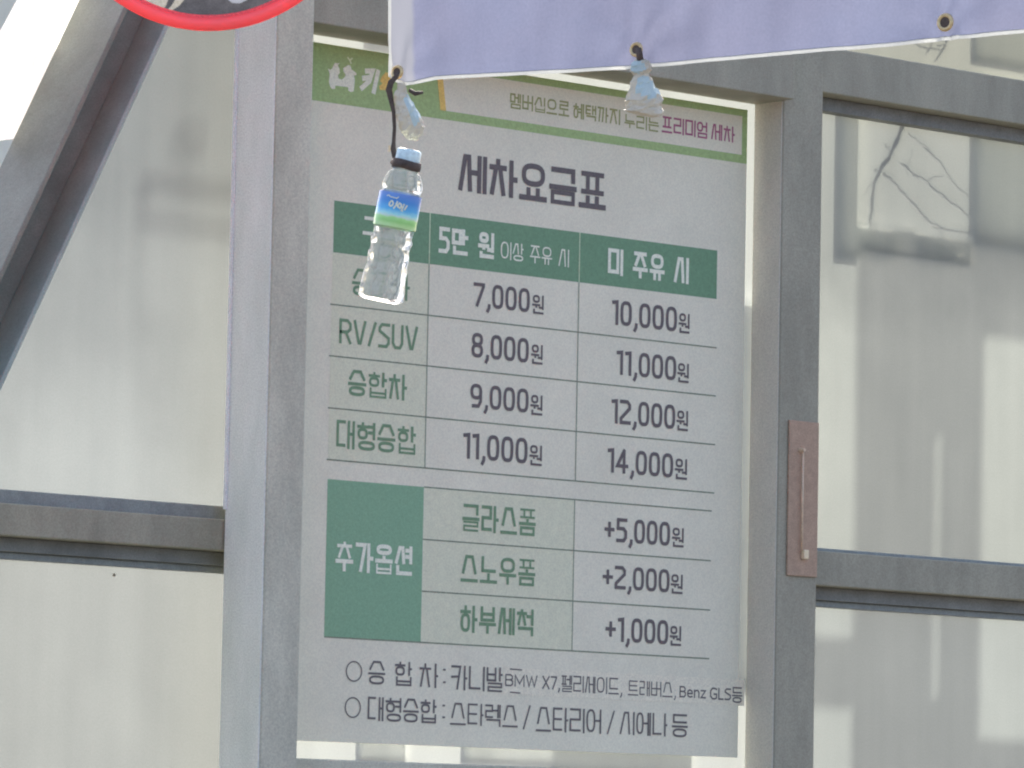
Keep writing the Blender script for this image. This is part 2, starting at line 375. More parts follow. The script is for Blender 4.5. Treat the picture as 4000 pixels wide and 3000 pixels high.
CHO = 'ㄱㄲㄴㄷㄸㄹㅁㅂㅃㅅㅆㅇㅈㅉㅊㅋㅌㅍㅎ'
JUNG = 'ㅏㅐㅑㅒㅓㅔㅕㅖㅗㅘㅙㅚㅛㅜㅝㅞㅟㅠㅡㅢㅣ'
JONG = ' ㄱㄲㄳㄴㄵㄶㄷㄹㄺㄻㄼㄽㄾㄿㅀㅁㅂㅄㅅㅆㅇㅈㅊㅋㅌㅍㅎ'
def hangul(ch, w, cw, h):
    """strokes of one syllable in a cell cw by h"""
    c = ord(ch)-0xAC00; ini, med, fin = CHO[c//588], JUNG[(c % 588)//28], JONG[c % 28].strip()
    out = []
    B = lambda x0, y0, x1, y1: (x0*cw, y0*h, x1*cw, y1*h)
    ww = w/cw; wh = w/h
    if med in 'ㅗㅛㅜㅠㅡ':
        if fin:
            iy, by = (.6, .46) if med == 'ㅡ' else (.64, .44)
            out += jamo(ini, B(.06, iy, .94, 1), w, 'h'); fy = .38 if med == 'ㅡ' else .34
            out += jamo(fin, B(.06, 0, .94, fy), w, 'f')
            ylo, yhi = fy+.02, iy-.02
        else:
            iy = {'ㅡ': .3, 'ㅗ': .40, 'ㅛ': .38, 'ㅜ': .44, 'ㅠ': .44}[med]
            out += jamo(ini, B(.08, iy, .92, 1), w, 'h')
            ylo, yhi = 0, iy-.03
            by = {'ㅡ': wh/2, 'ㅗ': wh/2, 'ㅛ': wh/2, 'ㅜ': yhi-wh/2, 'ㅠ': yhi-wh/2}[med]
        out.append(([(w/2, by*h), (cw-w/2, by*h)], False))
        xs = {'ㅗ': [.5], 'ㅜ': [.5], 'ㅛ': [.33, .67], 'ㅠ': [.34, .66], 'ㅡ': []}[med]
        for x in xs:
            if med in 'ㅗㅛ':
                if yhi > by+wh*.6: out.append(([(x*cw, by*h), (x*cw, max(by*h+w*.1, yhi*h-w/2))], False))
            else:
                out.append(([(x*cw, by*h), (x*cw, min(by*h-w*.1, ylo*h+w/2))], False))
    elif med == 'ㅝ':
        out += jamo(ini, B(.06, .58, .66, 1), w, 'h')
        out.append(([(w/2, .47*h), (.7*cw-w/2, .47*h)], False)); out.append(([(.36*cw, .47*h), (.36*cw, .32*h+w/2)], False))
        out.append(([(cw-w/2, h-w/2), (cw-w/2, .24*h+w/2)], False)); out.append(([(.66*cw, .34*h), (cw-w/2, .34*h)], False))
        out += jamo(fin, B(.1, 0, 1, .26), w, 'f')
    else:
        fy = 0
        if fin:
            fy = .40 if fin in 'ㅂㄹ' else .36; out += jamo(fin, B(.08, 0, 1, fy-.02), w, 'f')
        iw = {'ㅣ': .74, 'ㅏ': .62, 'ㅓ': .6, 'ㅕ': .62, 'ㅐ': .5, 'ㅔ': .5, 'ㅖ': .5}[med]
        iy0 = fy+.02 if fin else (.06 if ini in 'ㅇㅁㅂㄹㄷㅌㄴ' else .02)
        out += jamo(ini, B(0, iy0, iw, 1 if not fin else .99), w, 'v')
        vy0 = fy+.03 if fin else 0
        yb, yt = vy0*h+w/2, h-w/2; ym = (yb+yt)/2+.03*h
        V = lambda x: ([(x, yb), (x, yt)], False)
        xr = cw-w/2
        if med == 'ㅣ': out.append(V(xr))
        elif med == 'ㅏ':
            xv = cw-w*1.45; out.append(V(xv)); out.append(([(xv, ym-.04*h), (cw-w*.4, ym-.04*h)], False))
        elif med in 'ㅓㅕ':
            out.append(V(xr)); ys = [ym] if med == 'ㅓ' else [ym+.12*h, ym-.09*h]
            for y in ys: out.append(([(min(iw*cw+w*.3, xr-w), y), (xr, y)], False))
        elif med == 'ㅐ':
            x1 = max(iw*cw+w*.8, xr-w*2.0); out += [V(x1), V(xr), ([(x1, ym), (xr, ym)], False)]
        elif med in 'ㅔㅖ':
            x1 = xr-w*1.35; out += [V(x1), V(xr)]
            for y in ([ym] if med == 'ㅔ' else [ym+.11*h, ym-.09*h]): out.append(([(min(iw*cw, x1-w*.6), y), (x1, y)], False))
    return out

LATIN = {  # name: (advance in heights, strokes in the unit box)
 '0': (.46, None), '1': (.26, [[(0, .97), (1, 1), (1, 0)]]),
 '2': (.46, [[(0, 1), (.75, 1), (1, .86), (1, .68), (0, .2), (0, 0), (1, 0)]]),
 '4': (.5, [[(.68, 1), (0, .27), (1, .27)], [(.7, .95), (.7, 0)]]),
 '5': (.46, [[(1, 1), (.05, 1), (.05, .58), (.72, .58), (1, .44), (1, .16), (.75, 0), (0, 0)]]),
 '7': (.46, [[(0, 1), (1, 1), (1, .92), (.3, 0)]]),
 '+': (.42, [[(.5, .22), (.5, .78)], [(0, .5), (1, .5)]]),
 '/': (.36, [[(0, 0), (1, 1)]]),
 'R': (.52, [[(0, 0), (0, 1), (.7, 1), (1, .85), (1, .62), (.7, .47), (.05, .47)], [(.55, .47), (1, 0)]]),
 'V': (.54, [[(0, 1), (.42, .03), (.58, .03), (1, 1)]]),
 'S': (.5, [[(1, 1), (.25, 1), (0, .84), (0, .7), (1, .38), (1, .16), (.75, 0), (0, 0)]]),
 'U': (.5, [[(0, 1), (0, .2), (.25, 0), (.75, 0), (1, .2), (1, 1)]]),
 'B': (.5, [[(0, 0), (0, 1), (.7, 1), (.95, .85), (.95, .65), (.7, .53), (.05, .53)], [(.7, .53), (1, .4), (1, .15), (.75, 0), (.05, 0)]]),
 'M': (.62, [[(0, 0), (0, 1), (.5, .2), (1, 1), (1, 0)]]),
 'W': (.72, [[(0, 1), (.25, 0), (.5, .9), (.75, 0), (1, 1)]]),
 'X': (.54, [[(0, 0), (1, 1)], [(0, 1), (1, 0)]]),
 'G': (.56, [[(1, .92), (.7, 1), (.3, 1), (0, .75), (0, .25), (.3, 0), (.75, 0), (1, .1), (1, .45), (.6, .45)]]),
 'L': (.42, [[(0, 1), (0, 0), (1, 0)]]),
 'e': (.46, [[(.05, .36), (1, .36), (.95, .6), (.5, .72), (.1, .6), (0, .36), (.12, .1), (.5, 0), (.95, .06)]]),
 'n': (.44, [[(0, 0), (0, .7)], [(0, .55), (.35, .7), (.75, .7), (1, .5), (1, 0)]]),
 'z': (.42, [[(0, .7), (1, .7), (0, 0), (1, 0)]]),
}
def glyph(ch, w, cw, h):
    if '가' <= ch <= '힣': return hangul(ch, w, cw, h)
    if ch == '0': return [oval(w/2, w/2, cw-w/2, h-w/2, 3.0)]
    if ch == '○': return [oval(w/2, w/2, cw-w/2, h-w/2, 2, 32)]
    if ch == '8': return [oval(w*.6, h*.53, cw-w*.6, h-w/2, 2.5), oval(w/2, w/2, cw-w/2, h*.5, 2.5)]
    if ch == '9': return [oval(w/2, h*.42, cw-w/2, h-w/2, 2.6), ([(cw-w/2, h*.66), (cw-w/2, h*.28), (cw*.7, w*.55), (cw*.25, w*.5)], False)]
    if ch == ',': return [([(cw*.75, .08*h), (cw*.7, -.02*h), (cw*.35, -.13*h)], False)]
    if ch == ':': return [([(cw/2, h*.22), (cw/2, h*.24)], False), ([(cw/2, h*.76), (cw/2, h*.78)], False)]
    if ch == ' ': return []
    if ch == '·': return [([(cw*.3, h/2), (cw*.7, h/2)], False)]
    a, st = LATIN[ch]
    return [([(w/2+x*(cw-w), w/2+y*(h-w)) for x, y in s], False) for s in st]
def adv(ch):
    if '가' <= ch <= '힣': return .68
    if ch in LATIN: return LATIN[ch][0]
    return {'·': .5, '8': .46, '9': .46, ',': .14, ':': .12, ' ': .26, '○': .8}[ch]

YB = -.010
def write(s, tl, br, weight, ma, parent, y=YB-.0011, name='lettering', track=.085):
    if s == ':':
        mx_ = (tl[1]+br[1])/2; d_ = 8
        write('·', tl, (br[0], tl[1]+d_), .9, ma, parent, y); write('·', (tl[0], br[1]-d_), br, .9, ma, parent, y); return
    a = wall(*tl, y); b = wall(*br, y); weight *= 1.06
    h = a.z-b.z; W0 = b.x-a.x
    if h <= 0 or W0 <= 0: raise ValueError(s)
    adv_t = sum(adv(c) for c in s)+track*(len(s)-1); k = W0/adv_t
    x = a.x; mb = MB(); w = weight*h; st = []
    for c in s:
        cw = adv(c)*k
        if c == ' ' and st:
            stroke_mesh(mb, st, w, y, lambda X, Z, Y: Vector((X, Y, Z))); mb.build(name, ma, parent); mb = MB(); st = []
        st += [([(x+q[0], b.z+q[1]) for q in k_[0]], k_[1], k_[2] if len(k_) > 2 else w) for k_ in glyph(c, w, cw, h)]
        x += cw+track*k
    stroke_mesh(mb, st, w, y, lambda X, Z, Y: Vector((X, Y, Z)))
    return mb.build(name, ma, parent)

# ------------------------------------------------------------------ price board
bl = wall(1180, 1500, YB).x
B0 = wall(1190, 163, YB); B1 = wall(2919, 430, YB)
bx0 = xl1-.012; bx1 = (wall(2919, 430, YB).x+wall(2882, 2960, YB).x)/2
bz1 = (wall(1216, 164, YB).z+wall(2919, 428, YB).z)/2; bz0 = (wall(1180, 2893, YB).z+wall(2882, 2960, YB).z)/2
PB = thing('price_board', 'white car wash price board with green table fixed inside the steel frame', 'sign', ((bx0+bx1)/2, YB, bz0))
b = MB(); b.box(bx0, bx1, YB, -.004, bz0, bz1); b.build('board_sheet', M['sheet'], PB)
def rect(tl, br, y, ma, name, parent=PB):
    a = wall(*tl, y); c = wall(*br, y)
    q = MB(); q.quad((a.x, y, c.z), (c.x, y, c.z), (c.x, y, a.z), (a.x, y, a.z)); return q.build(name, ma, parent)
def poly(pts, y, ma, name, parent=PB):
    q = MB(); q.add([wall(px, py, y) for px, py in pts], [tuple(range(len(pts)))[::-1]]); return q.build(name, ma, parent)
y1, y2, y3 = YB-.0003, YB-.0006, YB-.0009
# header band
hz = (wall(1215, 391, y1).z+wall(2917, 640, y1).z)/2
band = MB(); band.quad((bx0, y1, hz), (bx1, y1, hz), (bx1, y1, bz1), (bx0, y1, bz1)); band = band.build('header_band', M['band'], PB)
ix0 = wall(1733, 400, y2).x; ix1 = wall(2899, 500, y2).x
iz0 = (wall(1900, 459, y2).z+wall(2900, 603, y2).z)/2; iz1 = (wall(2440, 381, y2).z+wall(2900, 456, y2).z)/2
sx = (wall(1750, 432, y2).x-wall(1735, 335, y2).x)
q = MB(); q.quad((ix0+sx*.6, y2, iz0), (ix1, y2, iz0), (ix1, y2, iz1), (ix0-sx*.5, y2, iz1)); q.build('header_inset', M['sheet'], PB)
o0 = ix0-.018
q = MB(); q.quad((o0+sx*.6, y3, iz0), (ix0+sx*.6, y3, iz0), (ix0-sx*.5, y3, iz1), (o0-sx*.5, y3, iz1)); q.build('header_stripe', M['orange'], PB)
# emblem, drawn in the coordinates of a close look at the photograph
ez = lambda x, y: (1250+x*.1582, 200+y*.1582)
em = [(195, 420), (250, 460), (300, 430), (330, 360), (370, 285), (440, 300), (490, 290), (440, 350), (480, 430), (490, 530), (440, 600), (470, 680), (540, 700), (600, 650), (640, 590), (580, 500), (570, 420), (650, 370), (710, 335), (760, 370), (780, 450), (900, 540), (900, 590), (840, 600), (860, 700), (850, 850), (830, 990), (760, 1010), (700, 970), (700, 890), (560, 870), (380, 850), (370, 930), (300, 935), (250, 870), (220, 760), (240, 560)]
poly([ez(*p) for p in em], y2, M['ink_white'], 'emblem')
def strokes_px(lines, wd, ma, name, f, y=y2):
    mb = MB(); st = []
    for ln in lines:
        st.append(([(wall(*f(*p), y).x, wall(*f(*p), y).z) for p in ln], False))
    stroke_mesh(mb, st, wd, y, lambda X, Z, Y: Vector((X, Y, Z))); return mb.build(name, ma, PB)
strokes_px([[(690, 160), (735, 225), (790, 180)], [(735, 225), (765, 290)]], .004, M['rule_pale'], 'emblem_sprout', ez)
strokes_px([[(1160, 490), (1300, 490), (1220, 740), (1040, 900)], [(1090, 665), (1230, 650)], [(1430, 520), (1330, 990)]], .012, M['ink_white'], 'lettering', ez)
poly([ez(*p) for p in [(1620, 520), (1720, 530), (1790, 560), (1790, 900), (1640, 960), (1480, 960), (1460, 860), (1540, 800), (1480, 740), (1520, 640)]], y2, M['orange'], 'emblem_leaf')
# subtitle
for s, tl, br, ma in (('멤버십으로', (1993, 362), (2223, 457), 'ink_olive'), ('혜택까지', (2240, 401), (2422, 489), 'ink_olive'), ('누리는', (2440, 444), (2573, 517), 'ink_olive'),
                      ('프리미엄', (2586, 452), (2762, 543), 'ink_plum'), ('세차', (2779, 482), (2869, 558), 'ink_plum')):
    write(s, tl, br, .115, M[ma], PB)
write('세차요금표', (1794, 598), (2366, 823), .135, M['ink'], PB, track=.06)
# tables
rect((1306, 783), (2799, 1168), y1, M['head'], 'table_header')
zr = lambda a, b_: (wall(*a, y2).z+wall(*b_, y2).z)/2
rows = [((1304, 987), (2799, 1168)), ((1297, 1185), (2798, 1362)), ((1290, 1383), (2796, 1553)), ((1285, 1586), (2787, 1743)), ((1280, 1789), (2787, 1931))]
zs = [zr(*r) for r in rows]
tx0 = sum(wall(*p, y2).x for p in ((1306, 783), (1297, 1185), (1285, 1586), (1280, 1789)))/4
tx1 = sum(wall(*p, y2).x for p in ((2803, 977), (2798, 1362), (2787, 1931)))/3
d1 = sum(wall(*p, y2).x for p in ((1682, 832), (1658, 1825)))/2; d2 = sum(wall(*p, y2).x for p in ((2263, 902), (2250, 1882)))/2
q = MB(); q.quad((tx0, y1, zs[4]), (d1, y1, zs[4]), (d1, y1, zs[0]), (tx0, y1, zs[0])); q.build('table_column_tint', M['tint'], PB)
def hrule(x0, x1, z, t=.0032, ma='rule', y=y2):
    q = MB(); q.quad((x0, y, z-t/2), (x1, y, z-t/2), (x1, y, z+t/2), (x0, y, z+t/2)); return q.build('ruled_line', M[ma], PB)
def vrule(x, z0, z1, t=.0026, ma='rule', y=y2-.00015):
    q = MB(); q.quad((x-t/2, y, z0), (x+t/2, y, z0), (x+t/2, y, z1), (x-t/2, y, z1)); return q.build('ruled_line', M[ma], PB)
for z in zs[1:]: hrule(tx0-.004, tx1+.002, z)
zh = zr((1306, 783), (2803, 977))
for x in (d1, d2):
    vrule(x, zs[0], zh, ma='rule_pale'); vrule(x, zs[4], zs[0])
zl = [zr((1651, 1895), (2782, 2003)), zr((1651, 2105), (2776, 2192)), zr((1646, 2307), (2773, 2385)), zr((1268, 2479), (2769, 2581))]
lx0 = (wall(1279, 1863, y2).x+wall(1268, 2479, y2).x)/2; lx1 = (wall(1655, 1893, y2).x+wall(1645, 2505, y2).x)/2; lx2 = (wall(2247, 1955, y2).x+wall(2232, 2541, y2).x)/2
lx3 = (wall(2782, 2003, y2).x+wall(2769, 2581, y2).x)/2
q = MB(); q.quad((lx0, y1, zl[3]), (lx1, y1, zl[3]), (lx1, y1, zl[0]), (lx0, y1, zl[0])); q.build('table_block', M['block'], PB)
q = MB(); q.quad((lx1, y1, zl[3]), (lx2, y1, zl[3]), (lx2, y1, zl[0]), (lx1, y1, zl[0])); q.build('table_column_tint', M['tint'], PB)
hrule(lx1, lx3, zl[0]); hrule(lx1, lx3, zl[1]); hrule(lx1, lx3, zl[2]); hrule(lx0, lx3, zl[3])
vrule(lx2, zl[3], zl[0])
T = [
 ('구분', (1418, 843), (1572, 962), .13, 'ink_white'), ('5만 원', (1715, 884), (1929, 1013), .15, 'ink_white'),
 ('이상 주유 시', (1957, 942), (2222, 1045), .085, 'ink_white'), ('미 주유 시', (2376, 968), (2690, 1111), .14, 'ink_white'),
 ('승용차', (1377, 1046), (1599, 1177), .105, 'ink_green'), ('RV/SUV', (1327, 1243), (1631, 1373), .12, 'ink_green'),
 ('승합차', (1361, 1442), (1588, 1566), .115, 'ink_green'), ('대형승합', (1316, 1639), (1622, 1777), .105, 'ink_green'),
 ('추가옵션', (1312, 2113), (1609, 2250), .13, 'ink_white'),
 ('글라스폼', (1808, 1967), (2092, 2095), .115, 'ink_green'), ('스노우폼', (1801, 2166), (2090, 2291), .115, 'ink_green'), ('하부세척', (1799, 2363), (2083, 2486), .115, 'ink_green'),
 ('○', (1352, 2580), (1414, 2665), .06, 'ink_thin'), ('○', (1348, 2721), (1409, 2806), .06, 'ink_thin'),
 ('승', (1440, 2580), (1504, 2675), .085, 'ink_thin'), ('합', (1544, 2583), (1607, 2681), .085, 'ink_thin'), ('차', (1640, 2589), (1710, 2688), .085, 'ink_thin'),
 (':', (1730, 2612), (1742, 2669), .12, 'ink_thin'), ('카니발', (1764, 2598), (1961, 2704), .085, 'ink_thin'),
 ('대형승합', (1438, 2721), (1703, 2826), .085, 'ink_thin'), (':', (1728, 2752), (1739, 2806), .12, 'ink_thin'),
 ('스타렉스', (1760, 2744), (2022, 2842), .08, 'ink_thin'), ('/', (2045, 2754), (2071, 2850), .07, 'ink_thin'),
 ('스타리어', (2095, 2760), (2348, 2867), .08, 'ink_thin'), ('/', (2373, 2775), (2400, 2869), .07, 'ink_thin'),
 ('시에나', (2423, 2779), (2605, 2877), .08, 'ink_thin'), ('등', (2626, 2788), (2686, 2881), .085, 'ink_thin'),
]
for s, tl, br, wt, ma in T: write(s, tl, br, wt, M[ma], PB)
PR = [('7,000', (1851, 1102), (2069, 1221), (2080, 1150), (2123, 1229)), ('8,000', (1844, 1298), (2065, 1418), (2076, 1344), (2119, 1425)),
      ('9,000', (1839, 1497), (2064, 1613), (2073, 1541), (2118, 1624)), ('11,000', (1811, 1689), (2060, 1812), (2069, 1737), (2116, 1821)),
      ('10,000', (2392, 1170), (2644, 1296), (2652, 1222), (2693, 1304)), ('11,000', (2410, 1367), (2641, 1487), (2647, 1417), (2690, 1497)),
      ('12,000', (2390, 1557), (2637, 1677), (2644, 1602), (2687, 1685)), ('14,000', (2375, 1749), (2629, 1867), (2637, 1790), (2683, 1875)),
      ('+5,000', (2363, 2019), (2617, 2133), (2626, 2060), (2670, 2139)), ('+2,000', (2356, 2206), (2615, 2315), (2621, 2242), (2666, 2321)), ('+1,000', (2367, 2408), (2610, 2518), (2617, 2444), (2660, 2524))]
for s, a, b_, c, d_ in PR:
    write(s, a, b_, .138, M['ink'], PB); write('원', c, d_, .105, M['ink'], PB)
# sticker pasted over the first note
st = rect((1968, 2606), (2907, 2757), YB-.0006, M['patch'], 'pasted_sticker')
a = wall(1968, 2606, YB); 
for s, tl, br, wt in (('BMW', (1974, 2632), (2099, 2686), .12), ('X7,', (2119, 2639), (2187, 2695), .12), ('펠리세이드,', (2194, 2637), (2430, 2714), .085), ('트래버스,', (2454, 2657), (2640, 2725), .085),
                      ('Benz', (2655, 2679), (2757, 2729), .13), ('GLS', (2774, 2685), (2855, 2736), .13), ('등', (2860, 2683), (2899, 2747), .09)):
    write(s, tl, br, wt, M['ink_thin'], st, y=YB-.0010)
for dash in ([(1994, 2613), (2038, 2617)], [(1994, 2704), (2031, 2707)]): strokes_px([dash], .003, M['ink_thin'], 'lettering', lambda x, y: (x, y), YB-.0013)

# ------------------------------------------------------------------ unseen sheets and rack added behind the panels to shade them
def behind(px, py, q, y=0): 
    return wall(px, py, y) + SUN*(q/SUN.y)
def film(x0, y0, x1, y1, t=.62, q=.03, y=0):                    # unseen sheet added behind a panel to dim a patch of it
    a = behind(x0, y0, q, y); c = behind(x1, y1, q, y); b = MB()
    b.quad((a.x, a.y, c.z), (c.x, a.y, c.z), (c.x, a.y, a.z), (a.x, a.y, a.z)); k = 'film%d' % int(t*100)
    if k not in M: M[k] = translucent('shade_film', (t, t*1.01, t*.98, 1), (.25, .25, .25, 1), 6, .08)
    b.build('shade_film', M[k], W)
for r_ in ((3262, 430, 3345, 1040, .70), (3790, 340, 4300, 1045, .80), (3346, 930, 3480, 1024, .74), (3345, 872, 3500, 890, .6, .02), (3570, 950, 3724, 1048, .74), (3490, 900, 3565, 928, .6, .02), (3640, 886, 3792, 914, .6, .02),
           (3346, 890, 3790, 1046, .82, .012), (3792, 60, 4300, 340, .75, .02), (2886, 1190, 2960, 2720, .66), (1420, 150, 1545, 212, .6),
           (1390, 2860, 1582, 2990, .72, .012), (1800, 2860, 1905, 2990, .8, .012), (2150, 2880, 2700, 3040, .48, .012), (1905, 2860, 2150, 3000, .88, .012)):
    film(*r_)
RK = thing('shadow_rack', 'tall grey steel rack added unseen behind the frosted panels to cast soft shadows', 'rack', (behind(3530, 1800, 1.9).x, 1.9, 0))  # made up for its shadows on the panels
def rk(x0, y0, x1, y1, name, q=1.9, ground=False):
    a = behind(x0, y0, q); c = behind(x1, y1, q); b = MB()
    b.box(min(a.x, c.x), max(a.x, c.x), q, q+.05, 0 if ground else c.z, a.z); b.build(name, M['steel'], RK)
rk(3400, 885, 3655, 1800, 'shadow_upright', ground=True); rk(3722, 1640, 3838, 1700, 'shadow_upright', ground=True)
rk(3658, 905, 3840, 1640, 'plate'); rk(3842, 960, 4300, 1290, 'plate')
rk(3100, 2480, 3366, 2690, 'plate', 1.82); rk(3640, 2725, 3720, 3300, 'plate', 1.82); rk(3818, 2885, 4300, 3300, 'plate', 1.82)
for x0_, y0_, x1_, y1_ in ((560, 718, 930, 730), (560, 866, 930, 879), (560, 730, 572, 866), (700, 480, 712, 610), (772, 480, 784, 610), (712, 480, 772, 490), (712, 598, 772, 610)):
    a = behind(x0_, y0_, 3.0, YL); c = behind(x1_, y1_, 3.0, YL); b = MB(); b.box(a.x, c.x, a.y, a.y+.012, c.z, a.z); b.build('rod', M['steel'], RK)  # thin bars added behind the left panel for faint shadow lines
# dead creeper clinging to the back of the upper right panel
V1 = lambda x, y: (2900+x*.4973, y*.4973)
vines = [([(1275, 930), (1230, 1080), (1150, 1230), (1080, 1340), (1030, 1450), (1010, 1660), (1005, 1800)], .0062),
 ([(1100, 1360), (1200, 1430), (1290, 1550), (1400, 1660), (1480, 1740), (1600, 1800)], .0020), ([(1240, 1280), (1330, 1350), (1450, 1430), (1600, 1560), (1790, 1700)], .0019),
 ([(1420, 1160), (1560, 1270), (1640, 1420), (1780, 1540)], .0015), ([(1030, 1330), (1090, 1355)], .0018), ([(1300, 1040), (1380, 1110), (1480, 1180)], .0012),
 ([(1120, 1130), (1160, 1190), (1150, 1240)], .0014), ([(940, 1560), (1010, 1440), (1050, 1420)], .0012), ([(1340, 1180), (1300, 1290), (1290, 1380)], .0010), ([(1450, 1430), (1500, 1390), (1590, 1380)], .0010),
 ([(1610, 300), (1570, 390), (1510, 480)], .0036), ([(1490, 330), (1440, 430)], .0026), ([(1360, 350), (1450, 375), (1560, 392)], .0018), ([(1530, 350), (1600, 360)], .0014)]
vb = MB()
for pts, r_ in vines:
    P_ = [behind(*V1(*p), .017) for p in pts]; Q = []
    for i in range(len(P_)-1):
        for k in range(5):
            t = k/5; v = P_[i].lerp(P_[i+1], t); Q.append(v+Vector((random.uniform(-.003, .003), 0, random.uniform(-.003, .003))))
    Q.append(P_[-1]); vb.tube(Q, [r_*(1-.4*i/len(Q))*random.uniform(.75, 1.3) for i in range(len(Q))], 6)
tag(vb.build('dead_creeper', mat('dry_stem', (.07, .055, .045, 1), .8, .2, 80), None, True), 'dry leafless creeper stems behind the upper right frosted panel', 'creeper')

# ------------------------------------------------------------------ sloping steel beam with a roof sheet
def proj(p):
    d = Vector(p)-CAM; z = d.dot(fwd); return (2000+F*d.dot(rgt)/z, 1500-F*d.dot(upv)/z)
YF = -.50
e1, e2 = wall(476, 48, YF), wall(36, 988, YF)
ax = (e2-e1).normalized(); pp = Vector((-ax.z, 0, ax.x)); 
if pp.x < 0: pp = -pp
def x_at(p, q, y):
    (a, b), (c, d) = proj(p), proj(q); return a+(c-a)*(y-b)/(d-b)
FB = .05
for _ in range(200):
    o = Vector((0, FB, 0))
    if x_at(e1+o, e2+o, 0) <= 308: break
    FB += .002
r1 = wall(660, 108, YF)
gap = (r1-e1).dot(pp)
S0, S1 = e1-ax*1.0, e2+ax*2.3
BM = thing('sloping_beam', 'dark grey sloping steel beam at the left of the picture', 'beam', tuple((S0+S1)/2))
tf = .011
def bar(off0, off1, yA, yB, name, ma=M['steel_dark']):
    q = [S0+pp*off0, S0+pp*off1]; b = MB()
    quad = [Vector((p.x, yy, p.z)) for p, yy in ((q[0], yA), (q[1], yA), (q[1], yB), (q[0], yB))]
    b.prism(quad, S1-S0); return b.build(name, ma, BM, bevel=.0025)
bar(0, tf, YF, YF+FB, 'flange'); bar(gap-tf, gap, YF, YF+FB, 'flange', M['flange_in']); bar(tf, gap-tf, YF+FB*.5, YF+FB*.5+.009, 'web', M['groove'])  # web painted darker, right flange paler, as shade and light
# white roof sheet, one edge along the beam, sloping back towards the sun
RS = MB()
YS = YF+FB+.006
c0, c1, c2, c3 = wall(118, -90, YS), wall(420, -90, YS), wall(110, 535, YS), wall(-70, 560, YS)
c4 = wall(-70, 262, YS)
RS.prism([c0, c1, c2, c3, c4], (0, .004, 0))
tag(RS.build('roof_sheet', M['awning'], None), 'bright white sloping roof sheet beside the dark steel beam', 'roof sheet')

# ------------------------------------------------------------------ convex mirror
MD = 9.6
mc = at(813, -503, MD); mr_ = 625/F*MD
mn = (CAM-mc).normalized(); mn = (mn + Vector((.0, 0, -.05))).normalized()
ma_ = mn.orthogonal().normalized(); mb_ = mn.cross(ma_)
MI = thing('convex_mirror', 'round convex traffic mirror with red rim at the top left', 'mirror', tuple(mc))
RC = .62
def ringpts(r, h, n=96): return [mc + mn*h + (ma_*math.cos(2*math.pi*k/n)+mb_*math.sin(2*math.pi*k/n))*r for k in range(n)]
rin = mr_-.021
sag = lambda r: math.sqrt(RC*RC-r*r)-math.sqrt(RC*RC-rin*rin)
b = MB(); b.loft([ringpts(max(.002, rin*i/24), sag(rin*i/24)) for i in range(25)][::-1], False, True)
mm_ = mat('mirror_glass', (.82, .83, .84, 1), .03, metal=1)
b.build('mirror_face', mm_, MI, True)
b = MB(); prof = [(rin-.003, .002), (rin-.002, .010), (rin+.006, .014), (mr_-.003, .010), (mr_, 0), (mr_-.003, -.014), (mr_-.03, -.03), (.05, -.06), (.01, -.06)]
b.loft([ringpts(r_, h_) for r_, h_ in prof], False, True)
b.build('mirror_rim', translucent('red_plastic', (.36, .06, .062, 1), (.80, .16, .16, 1), 30, .05, .35, .05), MI, True)
b = MB(); t0 = mc-mn*.055; t1 = Vector((t0.x+.1, YF+.02, t0.z+.3)); b.tube([t0, (t0+t1)/2+Vector((0, 0, .05)), t1], .02, 10); b.build('bracket', M['steel_dark'], MI, True)

# worn road paint in front of the wall: what the mirror shows
cc_ = mc + mn*(sag(0)-RC)
def mirrored(px, py):
    d = ray(px, py).normalized(); o = CAM-cc_; b_ = o.dot(d); t = -b_-math.sqrt(b_*b_-(o.dot(o)-RC*RC)); p = CAM+d*t
    n_ = (p-cc_).normalized(); r_ = d-2*d.dot(n_)*n_; return p+r_*((.004-p.z)/r_.z)
mk_cream = mat('cream_road_paint', (.50, .46, .34, 1), .8, .12, 9, .2); mk_white = mat('white_road_paint', (.40, .41, .40, 1), .8, .12, 9, .2)
for pts, ma in (([(520, -40), (535, -10), (554, 8), (584, 31), (623, 42), (646, 27), (656, 0), (650, -40)], mk_cream), ([(652, 40), (669, 42), (700, 23), (719, 0), (735, -40), (700, -40), (684, 0), (669, 23)], mk_cream),
                ([(880, -30), (892, 0), (907, 12), (938, 13), (965, 0), (985, -30)], mk_white), ([(886, 73), (903, 63), (911, 67), (900, 77)], mk_white)):
    q = MB(); p_ = [mirrored(*p) for p in pts]; q.add(p_, [tuple(range(len(p_)))]); tag(q.build('road_marking', ma), None, kind='structure')

# ------------------------------------------------------------------ banner
BD = 7.3
P0 = at(1560, 335, BD)
lo, hi = 5.0, 7.3
for _ in range(50):
    mid = (lo+hi)/2
    if at(4000, 130, mid).z > P0.z: hi = mid
    else: lo = mid
P1 = at(4000, 130, lo)
bh_ = Vector((P1.x-P0.x, P1.y-P0.y, 0)).normalized(); bnn = Vector((bh_.y, -bh_.x, 0))
if bnn.dot(CAM-P0) < 0: bnn = -bnn
def onb(px, py):
    d = ray(px, py); t = (P0-CAM).dot(bnn)/d.dot(bnn); p = CAM+d*t; return ((p-P0).dot(bh_), p.z-P0.z)
curve = [onb(*p) for p in ((1531, 300), (1550, 322), (1586, 335), (1640, 324), (1706, 312), (2100, 294), (2447, 272), (3000, 215), (3308, 191), (4000, 130), (4500, 88))]
def zbot(u):
    if u <= curve[0][0]: return curve[0][1]
    for (a, b_), (c, d_) in zip(curve, curve[1:]):
        if u <= c: return b_+(d_-b_)*(u-a)/(c-a)
    return curve[-1][1]
ul, ur = onb(1529, 150)[0], onb(4450, 90)[0]
HB = .85
